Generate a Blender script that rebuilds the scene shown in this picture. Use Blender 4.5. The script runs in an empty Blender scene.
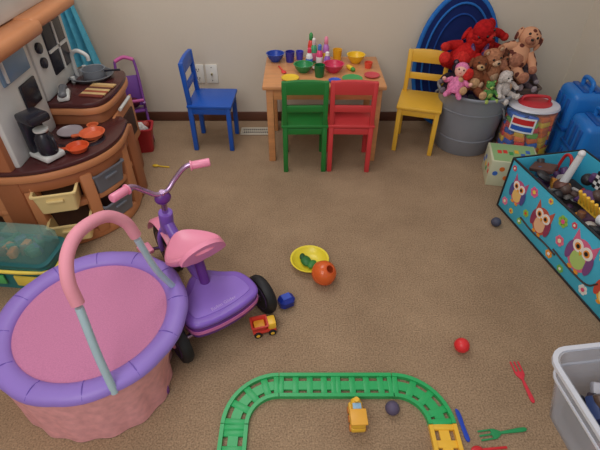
import bpy, bmesh, math, random
from mathutils import Vector, Matrix, Euler
random.seed(7)
scene = bpy.context.scene
scene.view_settings.view_transform = 'Standard'

# ---------------------------------------------------------------- materials
def lin(c):
    return tuple(((v/255)/12.92 if v/255 <= .04045 else ((v/255+.055)/1.055)**2.4) for v in c)
_m = {}
def mat(col, rough=.45, kind='plain', alpha=1.0, col2=None, scale=20, name=None, bump=.3):
    key = (col, rough, kind, alpha, col2, scale)
    if key in _m: return _m[key]
    m = bpy.data.materials.new(name or kind+'_%d_%d_%d' % col)
    m.use_nodes = True
    nt = m.node_tree; N = nt.nodes; L = nt.links
    p = N['Principled BSDF']
    c1 = (*lin(col), 1)
    p.inputs['Base Color'].default_value = c1
    p.inputs['Roughness'].default_value = rough
    tc = N.new('ShaderNodeTexCoord')
    if kind == 'plain':
        n = N.new('ShaderNodeTexNoise'); n.inputs['Scale'].default_value = 9
        L.new(tc.outputs['Object'], n.inputs['Vector'])
        r = N.new('ShaderNodeValToRGB')
        r.color_ramp.elements[0].color = (*[v*.9 for v in c1[:3]], 1)
        r.color_ramp.elements[1].color = (*[min(1, v*1.08) for v in c1[:3]], 1)
        L.new(n.outputs['Fac'], r.inputs['Fac']); L.new(r.outputs['Color'], p.inputs['Base Color'])
    elif kind in ('plush', 'cloth', 'net'):
        n = N.new('ShaderNodeTexNoise'); n.inputs['Scale'].default_value = {'plush': 90, 'cloth': 40, 'net': 300}[kind]
        n.inputs['Detail'].default_value = 4
        L.new(tc.outputs['Object'], n.inputs['Vector'])
        lo, hi = {'plush': (.65, 1.15), 'cloth': (.86, 1.08), 'net': (.9, 1.06)}[kind]
        r = N.new('ShaderNodeValToRGB')
        r.color_ramp.elements[0].position = .3; r.color_ramp.elements[1].position = .7
        r.color_ramp.elements[0].color = (*[v*lo for v in c1[:3]], 1)
        r.color_ramp.elements[1].color = (*[min(1, v*hi) for v in c1[:3]], 1)
        L.new(n.outputs['Fac'], r.inputs['Fac']); L.new(r.outputs['Color'], p.inputs['Base Color'])
        b = N.new('ShaderNodeBump'); b.inputs['Strength'].default_value = .5; b.inputs['Distance'].default_value = .004 if kind == 'plush' else .001
        L.new(n.outputs['Fac'], b.inputs['Height']); L.new(b.outputs['Normal'], p.inputs['Normal'])
    elif kind == 'patch':
        n = N.new('ShaderNodeTexVoronoi'); n.inputs['Scale'].default_value = scale
        L.new(tc.outputs['Object'], n.inputs['Vector'])
        r = N.new('ShaderNodeValToRGB'); r.color_ramp.interpolation = 'CONSTANT'
        r.color_ramp.elements[0].color = (*lin(col2), 1)
        r.color_ramp.elements[1].position = .42; r.color_ramp.elements[1].color = c1
        L.new(n.outputs['Distance'], r.inputs['Fac']); L.new(r.outputs['Color'], p.inputs['Base Color'])
    elif kind == 'wood':
        mp = N.new('ShaderNodeMapping'); mp.inputs['Scale'].default_value = (2, 14, 14)
        L.new(tc.outputs['Object'], mp.inputs['Vector'])
        n = N.new('ShaderNodeTexNoise'); n.inputs['Scale'].default_value = 4; n.inputs['Detail'].default_value = 6
        L.new(mp.outputs[0], n.inputs['Vector'])
        r = N.new('ShaderNodeValToRGB')
        r.color_ramp.elements[0].position = .3; r.color_ramp.elements[1].position = .7
        r.color_ramp.elements[0].color = (*[v*.86 for v in c1[:3]], 1)
        r.color_ramp.elements[1].color = (*[min(1, v*1.08) for v in c1[:3]], 1)
        L.new(n.outputs['Fac'], r.inputs['Fac']); L.new(r.outputs['Color'], p.inputs['Base Color'])
    elif kind == 'carpet':
        n1 = N.new('ShaderNodeTexNoise'); n1.inputs['Scale'].default_value = 190; n1.inputs['Detail'].default_value = 6
        n2 = N.new('ShaderNodeTexNoise'); n2.inputs['Scale'].default_value = 3.0; n2.inputs['Detail'].default_value = 7; n2.inputs['Roughness'].default_value = .65
        for n in (n1, n2): L.new(tc.outputs['Object'], n.inputs['Vector'])
        r = N.new('ShaderNodeValToRGB')
        r.color_ramp.elements[0].position = .3; r.color_ramp.elements[1].position = .7
        r.color_ramp.elements[0].color = (*[v*.62 for v in c1[:3]], 1)
        r.color_ramp.elements[1].color = (*[v*1.32 for v in c1[:3]], 1)
        L.new(n1.outputs['Fac'], r.inputs['Fac'])
        r2 = N.new('ShaderNodeValToRGB')
        r2.color_ramp.elements[0].position = .3; r2.color_ramp.elements[1].position = .7
        r2.color_ramp.elements[0].color = (.78, .76, .75, 1); r2.color_ramp.elements[1].color = (1.1, 1.1, 1.1, 1)
        L.new(n2.outputs['Fac'], r2.inputs['Fac'])
        mx = N.new('ShaderNodeMix'); mx.data_type = 'RGBA'; mx.blend_type = 'MULTIPLY'; mx.inputs[0].default_value = 1
        L.new(r.outputs['Color'], mx.inputs[6]); L.new(r2.outputs['Color'], mx.inputs[7])
        L.new(mx.outputs[2], p.inputs['Base Color'])
        b = N.new('ShaderNodeBump'); b.inputs['Strength'].default_value = .5; b.inputs['Distance'].default_value = .004
        L.new(n1.outputs['Fac'], b.inputs['Height']); L.new(b.outputs['Normal'], p.inputs['Normal'])
    elif kind == 'metal':
        p.inputs['Metallic'].default_value = .9
    elif kind == 'clear':
        p.inputs['Alpha'].default_value = alpha
    elif kind == 'wall':
        n = N.new('ShaderNodeTexNoise'); n.inputs['Scale'].default_value = 60; n.inputs['Detail'].default_value = 3
        L.new(tc.outputs['Object'], n.inputs['Vector'])
        b = N.new('ShaderNodeBump'); b.inputs['Strength'].default_value = .15; b.inputs['Distance'].default_value = .004
        L.new(n.outputs['Fac'], b.inputs['Height']); L.new(b.outputs['Normal'], p.inputs['Normal'])
    if kind in ('plush', 'cloth', 'carpet', 'wall', 'net'):
        p.inputs['Specular IOR Level'].default_value = .15
        p.inputs['Roughness'].default_value = .9
    _m[key] = m
    return m

# ---------------------------------------------------------------- geometry
def catmull(pts, n=6, closed=False):
    P = [Vector(p) for p in pts]; out = []
    m = len(P); rng = m if closed else m-1
    for i in range(rng):
        if closed: a, b, c, d = P[(i-1) % m], P[i], P[(i+1) % m], P[(i+2) % m]
        else:
            b, c = P[i], P[i+1]; a = P[i-1] if i > 0 else b*2-c; d = P[i+2] if i+2 < m else c*2-b
        for k in range(n):
            t = k/n
            out.append(.5*((2*b)+(c-a)*t+(2*a-5*b+4*c-d)*t*t+(-a+3*b-3*c+d)*t**3))
    if not closed: out.append(P[-1])
    return out
def ell(cx, cy, rx, ry, n=24, a0=0):
    return [(cx+rx*math.cos(a0+2*math.pi*i/n), cy+ry*math.sin(a0+2*math.pi*i/n)) for i in range(n)]
def rrect(w, d, r, n=5):
    out = []
    for cx, cy, a in ((w/2-r, d/2-r, 0), (-w/2+r, d/2-r, 90), (-w/2+r, -d/2+r, 180), (w/2-r, -d/2+r, 270)):
        for k in range(n+1):
            t = math.radians(a+90*k/n); out.append((cx+r*math.cos(t), cy+r*math.sin(t)))
    return out
def arc(a, b, n=12):
    return [math.radians(a+(b-a)*i/n) for i in range(n+1)]

class B:
    def __init__(s, name, loc=(0, 0, 0), rz=0, sc=1, rot=None):
        s.name = name; s.bm = bmesh.new(); s.mats = []; s.loc = loc
        s.rot = rot or (0, 0, math.radians(rz)); s.sc = sc
    def mi(s, m):
        if m not in s.mats: s.mats.append(m)
        return s.mats.index(m)
    def _join(s, t, m, M=None):
        if M is not None: t.transform(M)
        i = s.mi(m)
        for f in t.faces: f.material_index = i
        bmesh.ops.recalc_face_normals(t, faces=t.faces)
        me = bpy.data.meshes.new('tmp'); t.to_mesh(me); t.free()
        s.bm.from_mesh(me); bpy.data.meshes.remove(me)
    def loft(s, rings, m, cap=True, closed=False, M=None):
        t = bmesh.new(); V = [[t.verts.new(p) for p in r] for r in rings]; n = len(rings[0])
        R = len(V)
        for i in range(R if closed else R-1):
            a, b = V[i], V[(i+1) % R]
            for j in range(n):
                try: t.faces.new((a[j], a[(j+1) % n], b[(j+1) % n], b[j]))
                except ValueError: pass
        if cap and not closed:
            t.faces.new(V[0]); t.faces.new(V[-1])
        s._join(t, m, M)
    def box(s, c, d, m, r=(0, 0, 0), bev=.004, seg=2):
        t = bmesh.new(); bmesh.ops.create_cube(t, size=1)
        bmesh.ops.scale(t, vec=d, verts=t.verts)
        bev = min(bev, min(d)*.45)
        if bev > 0: bmesh.ops.bevel(t, geom=t.edges[:], offset=bev, segments=seg, profile=.5, affect='EDGES')
        M = Matrix.Translation(c) @ Euler([math.radians(a) for a in r]).to_matrix().to_4x4()
        s._join(t, m, M)
    def cyl(s, p0, p1, r, m, r1=None, seg=20, bev=0):
        p0, p1 = Vector(p0), Vector(p1); d = p1-p0; h = d.length; r1 = r if r1 is None else r1
        q = d.to_track_quat('Z', 'Y').to_matrix().to_4x4()
        pr = [(r, 0), (r1, h)]
        if bev: pr = [(r-bev, 0), (r-bev*.3, bev*.3), (r, bev), (r1, h-bev), (r1-bev*.3, h-bev*.3), (r1-bev, h)]
        s.loft([[(a*math.cos(2*math.pi*i/seg), a*math.sin(2*math.pi*i/seg), z) for i in range(seg)] for a, z in pr],
               m, True, False, Matrix.Translation(p0) @ q)
    def sph(s, c, r, m, rot=(0, 0, 0), seg=20):
        if not isinstance(r, (tuple, list)): r = (r, r, r)
        t = bmesh.new(); bmesh.ops.create_uvsphere(t, u_segments=seg, v_segments=max(8, seg*2//3), radius=1)
        M = Matrix.Translation(c) @ Euler([math.radians(a) for a in rot]).to_matrix().to_4x4() @ Matrix.Diagonal((*r, 1))
        s._join(t, m, M)
    def lathe(s, prof, m, c=(0, 0, 0), rot=(0, 0, 0), seg=28, sx=1, sy=1, a0=0):
        rings = [[(max(r, 1e-4)*sx*math.cos(a0+2*math.pi*i/seg), max(r, 1e-4)*sy*math.sin(a0+2*math.pi*i/seg), z) for i in range(seg)] for r, z in prof]
        M = Matrix.Translation(c) @ Euler([math.radians(a) for a in rot]).to_matrix().to_4x4()
        s.loft(rings, m, True, False, M)
    def tube(s, pts, r, m, n=6, closed=False, seg=12, sm=True):
        P = catmull(pts, n, closed) if sm else [Vector(p) for p in pts]
        N = len(P); rr = r if isinstance(r, (list, tuple)) else None
        T = []
        for i in range(N):
            a = P[(i-1) % N] if (closed or i > 0) else P[0]; b = P[(i+1) % N] if (closed or i < N-1) else P[-1]
            T.append((b-a).normalized())
        up = Vector((0, 0, 1)) if abs(T[0].z) < .9 else Vector((1, 0, 0))
        u = T[0].cross(up).normalized(); rings = []
        for i in range(N):
            u = (u-T[i]*u.dot(T[i])).normalized(); w = T[i].cross(u)
            q = r if rr is None else rr[0]+(rr[1]-rr[0])*i/(N-1)
            rings.append([P[i]+u*q*math.cos(2*math.pi*k/seg)+w*q*math.sin(2*math.pi*k/seg) for k in range(seg)])
        s.loft(rings, m, True, closed)
    def prism(s, poly, z0, z1, m, M=None, bev=0, seg=2):
        t = bmesh.new()
        a = [t.verts.new((p[0], p[1], z0)) for p in poly]; b = [t.verts.new((p[0], p[1], z1)) for p in poly]
        n = len(poly)
        for j in range(n): t.faces.new((a[j], a[(j+1) % n], b[(j+1) % n], b[j]))
        t.faces.new(a); t.faces.new(b)
        bmesh.ops.recalc_face_normals(t, faces=t.faces)
        if bev:
            es = [e for e in t.edges if abs(e.verts[0].co.z-e.verts[1].co.z) < 1e-7]
            bmesh.ops.bevel(t, geom=es, offset=bev, segments=seg, profile=.5, affect='EDGES')
        s._join(t, m, M)
    def flat(s, poly, y, m, th=.0015):   # polygon in the local XZ plane facing -Y
        M = Matrix(((1, 0, 0, 0), (0, 0, 1, y), (0, 1, 0, 0), (0, 0, 0, 1)))
        s.prism(poly, -th, 0, m, M)
    def ringstrip(s, path, a, b, z0, z1, m, closed=False):
        P = [Vector((p[0], p[1], 0)) for p in path]; N = len(P); rings = []
        for i in range(N):
            q0 = P[(i-1) % N] if (closed or i > 0) else P[0]; q1 = P[(i+1) % N] if (closed or i < N-1) else P[-1]
            t = (q1-q0).normalized(); n = Vector((-t.y, t.x, 0))
            rings.append([P[i]+n*a+Vector((0, 0, z0)), P[i]+n*b+Vector((0, 0, z0)), P[i]+n*b+Vector((0, 0, z1)), P[i]+n*a+Vector((0, 0, z1))])
        s.loft(rings, m, True, closed)
    def bin(s, c, w0, d0, w1, d1, h, m, r=.02, th=.004, rim=.008, rz=0, rot=None):
        def rg(w, d, z, rr=r): return [(x, y, z) for x, y in rrect(w, d, min(rr, w*.45, d*.45))]
        R = [rg(w0, d0, 0), rg(w0+(w1-w0)*.5, d0+(d1-d0)*.5, h*.5), rg(w1, d1, h-rim), rg(w1+2*rim, d1+2*rim, h-rim), rg(w1+2*rim, d1+2*rim, h),
             rg(w1-2*th, d1-2*th, h), rg(w0-2*th, d0-2*th, th)]
        M = Matrix.Translation(c) @ Euler([math.radians(a) for a in (rot or (0, 0, rz))]).to_matrix().to_4x4()
        s.loft(R, m, True, False, M)
    def done(s, ang=40):
        me = bpy.data.meshes.new(s.name); s.bm.to_mesh(me); s.bm.free()
        for m in s.mats: me.materials.append(m)
        for p in me.polygons: p.use_smooth = True
        me.set_sharp_from_angle(angle=math.radians(ang))
        o = bpy.data.objects.new(s.name, me); o.location = s.loc; o.rotation_euler = s.rot
        o.scale = (s.sc,)*3
        scene.collection.objects.link(o); return o

def text(body, loc, rot, size, m, parent, name='lettering'):
    cu = bpy.data.curves.new(name, 'FONT'); cu.body = body; cu.size = size; cu.align_x = 'CENTER'; cu.align_y = 'CENTER'; cu.extrude = .0005
    cu.materials.append(m)
    o = bpy.data.objects.new(name, cu); scene.collection.objects.link(o)
    o.parent = parent; o.location = loc; o.rotation_euler = [math.radians(a) for a in rot]
    return o

# ---------------------------------------------------------------- room
XL, XR, YB, YF, H = -1.38, 1.60, 2.656, -1.6, 2.4
b = B('floor'); b.box(((XL+XR)/2, (YB+YF)/2, -.05), (XR-XL+.2, YB-YF+.2, .1), mat((164, 139, 113), kind='carpet'), bev=0); b.done()
wm = mat((212, 202, 187), kind='wall')
b = B('wall_back'); b.box(((XL+XR)/2, YB+.05, H/2), (XR-XL, .1, H), wm, bev=0); b.done()
b = B('wall_left'); b.box((XL-.05, (YB+YF)/2, H/2), (.1, YB-YF, H), wm, bev=0); b.done()
b = B('wall_right'); b.box((XR+.05, (YB+YF)/2, H/2), (.1, YB-YF, H), wm, bev=0); b.done()
bb = mat((98, 60, 44), .5, 'wood')
b = B('baseboard_back'); b.box(((XL+XR)/2, YB-.006, .03), (XR-XL, .012, .06), bb, bev=.003); b.done()
b = B('baseboard_left'); b.box((XL+.006, (YB+YF)/2, .03), (.012, YB-YF-.03, .06), bb, bev=.003); b.done()
b = B('baseboard_right'); b.box((XR-.006, (YB+YF)/2, .03), (.012, YB-YF-.03, .06), bb, bev=.003); b.done()

pl = mat((232, 230, 222), .4); dk = mat((40, 38, 36), .5)
for k, x in enumerate((-.61, -.528)):
    b = B('wall_outlet', (x, YB, .305))
    b.box((0, -.004, 0), (.07, .008, .112), pl, bev=.003)
    if k == 0:
        for z in (-.026, .026):
            b.prism(rrect(.034, .03, .012), -.0105, -.008, pl, Matrix.Translation((0, 0, z)) @ Matrix.Rotation(math.radians(-90), 4, 'X') @ Matrix.Rotation(math.pi, 4, 'X'))
            b.box((-.007, -.011, z+.003), (.003, .002, .010), dk, bev=0); b.box((.007, -.011, z+.003), (.003, .002, .010), dk, bev=0)
            b.cyl((0, -.010, z-.008), (0, -.012, z-.008), .0025, dk)
    else:
        b.cyl((0, -.008, 0), (0, -.02, 0), .006, mat((190, 170, 110), .3, 'metal')); b.cyl((0, -.007, .04), (0, -.009, .04), .003, dk); b.cyl((0, -.007, -.04), (0, -.009, -.04), .003, dk)
    b.done()
b = B('floor_vent', (-.27, 2.50, 0)); vm = mat((206, 198, 182), .4)
b.box((0, 0, .002), (.18, .085, .004), dk, bev=0)
for s_ in (-1, 1):
    b.box((0, s_*.038, .005), (.19, .012, .006), vm, bev=.002); b.box((s_*.089, 0, .005), (.012, .085, .006), vm, bev=.002)
b.box((0, 0, .005), (.18, .006, .006), vm, bev=0)
for i in range(14): b.box((-.078+i*.012, 0, .005), (.005, .07, .004), vm, bev=0)
b.done()

# ---------------------------------------------------------------- chairs & table
def chair(loc, rz, col):
    m = mat(col, .38); b = B('kids_chair', loc, rz)
    w, d, sz, top = .226, .235, .27, .505
    for s_ in (-1, 1):
        x = s_*(w/2-.0125)
        b.box((x, d/2-.014, sz/2-.005), (.025, .025, sz-.01), m)
        b.box((x, -d/2+.014, sz/2), (.025, .026, sz), m)
        b.box((x, -d/2+.009, sz+(top-sz)/2-.005), (.024, .024, top-sz+.01), m, r=(3, 0, 0))
        b.box((x, 0, sz-.03), (.014, d-.04, .035), m)
    b.box((0, d/2-.014, sz-.03), (w-.04, .014, .035), m); b.box((0, -d/2+.014, sz-.03), (w-.04, .014, .035), m)
    b.box((0, .004, sz), (w+.012, d+.01, .018), m, bev=.006)
    pts = [(-w/2, .0), (w/2, .0)]+[(w/2*math.cos(a), .055+.016*math.sin(a)) for a in arc(0, 180, 10)]
    M = Matrix.Translation((0, -d/2+.012, top-.064)) @ Euler((math.radians(93), 0, 0)).to_matrix().to_4x4()
    b.prism(pts, -.002, .018, m, M, bev=.003)
    b.box((0, -d/2+.007, sz+.095), (w-.02, .013, .036), m, r=(3, 0, 0))
    b.done()
chair((.023, 2.165, 0), 1, (34, 124, 54))
chair((.262, 2.165, 0), -2, (208, 62, 66))
chair((-.492, 2.385, 0), -92, (28, 88, 186))
chair((.670, 2.355, 0), 163, (230, 180, 60))

tw = mat((210, 148, 98), .35, 'wood')
b = B('kids_table', (.122, 2.352, 0))
b.box((0, 0, .43), (.62, .42, .022), tw, bev=.006)
for sx in (-1, 1):
    for sy in (-1, 1): b.box((sx*.275, sy*.175, .21), (.036, .036, .42), tw)
    b.box((sx*.275, 0, .39), (.016, .33, .06), tw)
for sy in (-1, 1): b.box((0, sy*.178, .39), (.53, .016, .06), tw)
b.done()
TZ = .4415
def bowl(name, x, y, r, h, col, z=TZ, rot=(0, 0, 0), al=None):
    b = B(name, (x, y, z), rot=tuple(math.radians(a) for a in rot)); m = mat(col, .3) if al is None else mat(col, .15, 'clear', alpha=al)
    b.lathe([(0, 0), (r*.5, 0), (r*.55, .004), (r*.85, h*.5), (r, h), (r+.003, h+.001), (r-.004, h), (r*.8, h*.5), (r*.48, .008), (0, .007)], m)
    return b
def cup(name, x, y, r, h, col, handle=True, z=TZ, rz=0):
    b = B(name, (x, y, z), rz); m = mat(col, .3)
    b.lathe([(0, 0), (r*.8, 0), (r*.82, .003), (r, h), (r-.003, h), (r*.75, .006), (0, .006)], m)
    if handle: b.tube([(r*.85, 0, h*.8), (r*1.5, 0, h*.8), (r*1.6, 0, h*.45), (r*.85, 0, h*.25)], .004, m)
    return b
bowl('toy_bowl', -.135, 2.49, .048, .042, (30, 70, 170)).done()
cup('toy_cup', -.055, 2.48, .026, .055, (50, 50, 150), False).done()
cup('toy_cup', -.002, 2.515, .022, .045, (70, 70, 190), False).done()
bowl('toy_bowl', .018, 2.335, .050, .04, (40, 140, 80)).done()
bowl('toy_bowl', .175, 2.335, .054, .042, (206, 50, 90)).done()
cup('toy_cup', .100, 2.27, .028, .06, (24, 110, 60), False).done()
bowl('toy_bowl', .305, 2.47, .048, .042, (240, 196, 40)).done()
cup('toy_cup', .205, 2.50, .026, .06, (236, 176, 40), False).done()
cup('toy_cup', .365, 2.39, .022, .03, (225, 80, 60), False).done()
def plate(x, y, r, col):
    b = B('toy_plate', (x, y, TZ)); b.lathe([(0, 0), (r*.7, 0), (r, .008), (r, .010), (r*.7, .003), (0, .003)], mat(col, .35)); b.done()
plate(.265, 2.225, .052, (70, 160, 90)); plate(-.05, 2.235, .045, (238, 200, 50)); plate(.175, 2.20, .032, (50, 90, 200)); plate(.37, 2.27, .04, (206, 74, 84)); plate(.09, 2.37, .025, (230, 220, 210))
for (x, y, h, c1, c2, c3) in ((.075, 2.47, .13, (80, 170, 120), (235, 120, 160), (230, 220, 220)), (.105, 2.43, .11, (230, 80, 130), (240, 230, 230), (80, 120, 200)), (.14, 2.46, .14, (190, 120, 200), (240, 200, 60), (240, 140, 170)), (.05, 2.42, .095, (235, 235, 240), (60, 120, 210), (230, 60, 100)), (.06, 2.525, .14, (230, 70, 60), (240, 240, 240), (60, 150, 80)), (.145, 2.405, .08, (150, 100, 190), (240, 200, 220), (240, 240, 240))):
    b = B('toy_bottle', (x, y, TZ))
    b.lathe([(0, 0), (.016, 0), (.018, .005), (.018, h*.5), (.014, h*.66), (.008, h*.74)], mat(c1, .3))
    b.lathe([(.0184, h*.12), (.0188, h*.13), (.0188, h*.4), (.0184, h*.42)], mat(c2, .4))
    b.lathe([(.009, h*.72), (.011, h*.74), (.010, h*.95), (.004, h)], mat(c3, .35)); b.done()
b = B('toy_spoon', (-.085, 2.32, TZ), 20); m = mat((230, 60, 60), .35)
b.sph((0, 0, .005), (.013, .02, .005), m); b.box((0, .05, .005), (.007, .075, .004), m, bev=.0015); b.done()
b = B('toy_corn_cob', (.265, 2.36, TZ+.012), 30)
b.sph((0, 0, 0), (.012, .034, .012), mat((244, 206, 60), .4)); b.sph((0, -.024, -.001), (.011, .018, .011), mat((70, 150, 60), .5)); b.done()

# ---------------------------------------------------------------- toy kitchen
tan = mat((200, 134, 90), .4); tan2 = mat((166, 102, 66), .45); brn = mat((76, 38, 38), .26); wht = mat((210, 212, 210), .3); gry = mat((100, 102, 108), .4)
drk = mat((34, 34, 44), .25); core = mat((66, 40, 30), .6)
b = B('toy_kitchen')
def smooth2(poly, n=4): return [(p.x, p.y) for p in catmull([(x, y, 0) for x, y in poly], n, True)]
def inset(poly, d):
    P = [Vector((x, y)) for x, y in poly]; out = []; n = len(P)
    ar = sum(P[i].x*P[(i+1) % n].y-P[(i+1) % n].x*P[i].y for i in range(n)); sg = 1 if ar > 0 else -1
    for i in range(n):
        t = (P[(i+1) % n]-P[(i-1) % n]).normalized(); nn = Vector((-t.y, t.x))*sg; out.append(tuple(P[i]+nn*d))
    return out
front = catmull([(-1.22, 1.42, 0), (-1.08, 1.425, 0), (-.97, 1.455, 0), (-.87, 1.52, 0), (-.80, 1.61, 0), (-.77, 1.72, 0), (-.78, 1.86, 0)], 5)
stove = [(-1.24, 1.90)]+[(-1.24, 1.43)]+[(p.x, p.y) for p in front]+[(-.82, 1.90)]
b.prism(stove, .385, .405, brn, bev=.006)
b.prism(inset(stove, -.004), .352, .387, tan, bev=.01)
b.prism(inset(stove, .012), .30, .354, tan2, bev=.006)
b.prism(inset(stove, .06), .03, .31, core)
b.prism(inset(stove, .018), .185, .212, tan, bev=.006)
b.prism(inset(stove, .012), 0, .055, tan, bev=.01)
b.box((-1.14, 1.465, .18), (.18, .05, .30), tan, bev=.01)
b.box((-.885, 1.545, .18), (.05, .05, .30), tan, r=(0, 0, 40), bev=.01)
b.box((-.805, 1.75, .18), (.05, .07, .30), tan, bev=.01)
b.box((-.815, 1.87, .18), (.06, .10, .36), tan2, bev=.01)
def kbin(c, rz, w, col):
    b.bin(c, w*.86, .12, w, .14, .092, mat(col, .4), r=.012, rim=.006, rz=rz)
    d = Vector((math.sin(math.radians(rz)), -math.cos(math.radians(rz)), 0))
    q = Vector(c)+d*.07+Vector((0, 0, .06)); b.box(q, (w*.4, .014, .012), mat(col, .4), r=(0, 0, rz), bev=.004)
kbin((-.985, 1.49, .214), 14, .16, (236, 212, 150)); kbin((-.975, 1.49, .058), 14, .16, (236, 212, 150))
kbin((-.870, 1.645, .214), 62, .16, (112, 116, 126)); kbin((-.865, 1.645, .058), 62, .16, (112, 116, 126))
sf = catmull([(-1.0, 1.80, 0), (-.92, 1.80, 0), (-.86, 1.83, 0), (-.835, 1.92, 0), (-.835, 2.08, 0), (-.86, 2.17, 0), (-.92, 2.20, 0)], 5)
sink = [(-1.24, 2.20), (-1.24, 1.80)]+[(p.x, p.y) for p in sf]
b.prism(sink, .485, .51, brn, bev=.008)
b.prism(inset(sink, -.003), .455, .487, tan, bev=.008)
b.prism(inset(sink, .02), .0, .458, tan2, bev=.005)
b.box((-.845, 2.0, .30), (.012, .26, .22), tan, bev=.005)
b.box((-.838, 2.0, .30), (.012, .18, .13), core, bev=.005)
b.cyl((-.83, 1.93, .42), (-.83, 2.07, .42), .008, wht)
b.lathe([(.0, .0), (.06, .0), (.085, .02), (.095, .03), (.088, .031), (.06, .008), (0, .006)], gry, (-.985, 2.08, .500), sx=1.1)
b.tube([(-1.06, 2.1, .50), (-1.06, 2.1, .60), (-1.03, 2.1, .63), (-.99, 2.1, .61), (-.985, 2.1, .585)], .009, wht)
b.cyl((-1.05, 2.03, .50), (-1.05, 2.03, .535), .010, wht); b.cyl((-1.05, 2.17, .50), (-1.05, 2.17, .535), .010, wht)
PX = -1.09
b.box((PX-.05, 1.80, .44), (.10, .74, .84), tan2, bev=.01)
b.box((PX+.006, 1.63, .60), (.03, .34, .40), wht, bev=.012)
b.box((PX+.006, 1.98, .66), (.03, .34, .30), wht, bev=.012)
b.box((PX+.03, 1.98, .83), (.12, .40, .05), tan, bev=.02, seg=4)
b.box((PX+.03, 1.62, .82), (.14, .42, .06), tan, bev=.025, seg=4)
b.box((PX-.02, 1.80, .93), (.08, .74, .16), wht, bev=.02)
b.box((PX-.0, 1.80, 1.02), (.14, .80, .05), tan, bev=.02, seg=4)
b.box((PX+.022, 2.02, .68), (.012, .18, .20), drk, bev=.006)
b.box((PX+.03, 2.02, .68), (.006, .012, .20), wht, bev=0); b.box((PX+.03, 2.02, .68), (.006, .18, .012), wht, bev=0)
b.box((PX+.024, 1.66, .73), (.012, .20, .10), mat((120, 150, 180), .2), bev=.01)
b.box((PX+.034, 1.58, .73), (.012, .012, .08), wht, bev=.004)
b.box((PX+.024, 1.70, .60), (.012, .12, .10), drk, bev=.01)
b.cyl((PX+.02, 1.865, .72), (PX+.034, 1.865, .72), .022, drk, bev=.003); b.cyl((PX+.02, 1.865, .66), (PX+.034, 1.865, .66), .022, drk, bev=.003)
for (x, y) in ((-1.0, 1.58), (-.88, 1.68)):
    b.lathe([(.055, 0), (.06, .004), (.055, .006), (.0, .006)], drk, (x, y, .402))
    b.ringstrip(ell(x, y, .035, .035), 0, .004, .407, .410, tan2, True)
kit = b.done()

b = B('toy_coffee_maker', (-.995, 1.540, .411), 60)
b.box((0, 0, .012), (.085, .11, .024), wht, bev=.008); b.box((0, .035, .09), (.08, .035, .14), drk, bev=.01); b.box((0, .0, .168), (.085, .10, .035), drk, bev=.012)
b.lathe([(0, 0), (.034, 0), (.038, .02), (.035, .065), (.024, .085), (.026, .094), (0, .094)], drk, (0, -.02, .024))
b.lathe([(.0262, .092), (.0275, .094), (.0275, .10), (.0, .102)], wht, (0, -.02, .024))
b.tube([(0, -.05, .10), (0, -.08, .095), (0, -.08, .055), (0, -.052, .045)], .005, drk); b.done()
b = B('toy_phone', (-1.025, 1.86, .511), 20)
b.box((0, 0, .012), (.05, .10, .024), wht, bev=.01); b.box((0, 0, .034), (.028, .10, .016), gry, bev=.007)
b.sph((0, .042, .03), (.018, .016, .014), gry); b.sph((0, -.042, .03), (.018, .016, .014), gry); b.done()
def pan(x, y, z, r, col, rz, L=.09):
    b = B('toy_frying_pan', (x, y, z), rz); m = mat(col, .3)
    b.lathe([(0, 0), (r*.8, 0), (r, .018), (r+.003, .019), (r-.003, .019), (r*.76, .004), (0, .004)], m)
    b.prism([(-.007, -r+.002), (.007, -r+.002), (.010, -r-L*.8)]+[(.010*math.cos(a), -r-L*.8-.01*math.sin(a)) for a in arc(0, 180, 6)], .010, .018, m, bev=.002); b.done()
pan(-.875, 1.70, .411, .050, (216, 104, 66), 290, .03); pan(-.895, 1.59, .409, .042, (212, 84, 44), 290, .03)
b = B('toy_plate', (-.985, 1.735, .4055)); b.lathe([(0, 0), (.04, 0), (.052, .010), (.052, .013), (.04, .004), (0, .004)], mat((170, 160, 165), .3)); b.done()
bowl('toy_saucepan', -.90, 1.775, .022, .02, (206, 106, 66), z=.4055).done()
tw2 = B('striped_towel', (-.905, 1.93, .5105), -8)
cols = [(120, 60, 50), (200, 170, 120), (150, 80, 60), (200, 170, 120), (100, 60, 50), (180, 140, 90), (200, 170, 120)]
for i, c in enumerate(cols): tw2.box((0, -.06+i*.02, .004), (.11, .0205, .006), mat(c, .8, 'cloth'), bev=.001)
tw2.done()
b = B('toy_pot', (-.97, 2.085, .5075)); b.lathe([(0, 0), (.045, 0), (.05, .006), (.052, .045), (.055, .047), (.049, .046), (.046, .008), (0, .006)], mat((130, 134, 142), .35))
b.tube([(.05, 0, .035), (.09, 0, .038), (.125, 0, .04)], .005, drk); b.done()

b = B('blue_dress_up_cape', (0, 0, 0)); cm = mat((96, 186, 214), .7, 'cloth'); rows = []
for i in range(13):
    z = 1.02-i*.055; w = .05+.009*i
    row = []
    for k in range(25):
        t = k/24; x = -1.29+(t-.5)*w*1.0+.004*i
        row.append((x, YB-.055+.022*math.sin(t*18+i*.15)*min(1, i/4+.3), z+.01*math.sin(t*9)))
    back = [(p[0], p[1]+.006, p[2]) for p in reversed(row)]
    rows.append(row+back)
b.loft(rows, cm); b.cyl((-1.29, YB, 1.0), (-1.29, YB-.05, 1.02), .008, pl); b.done(60)

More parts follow.
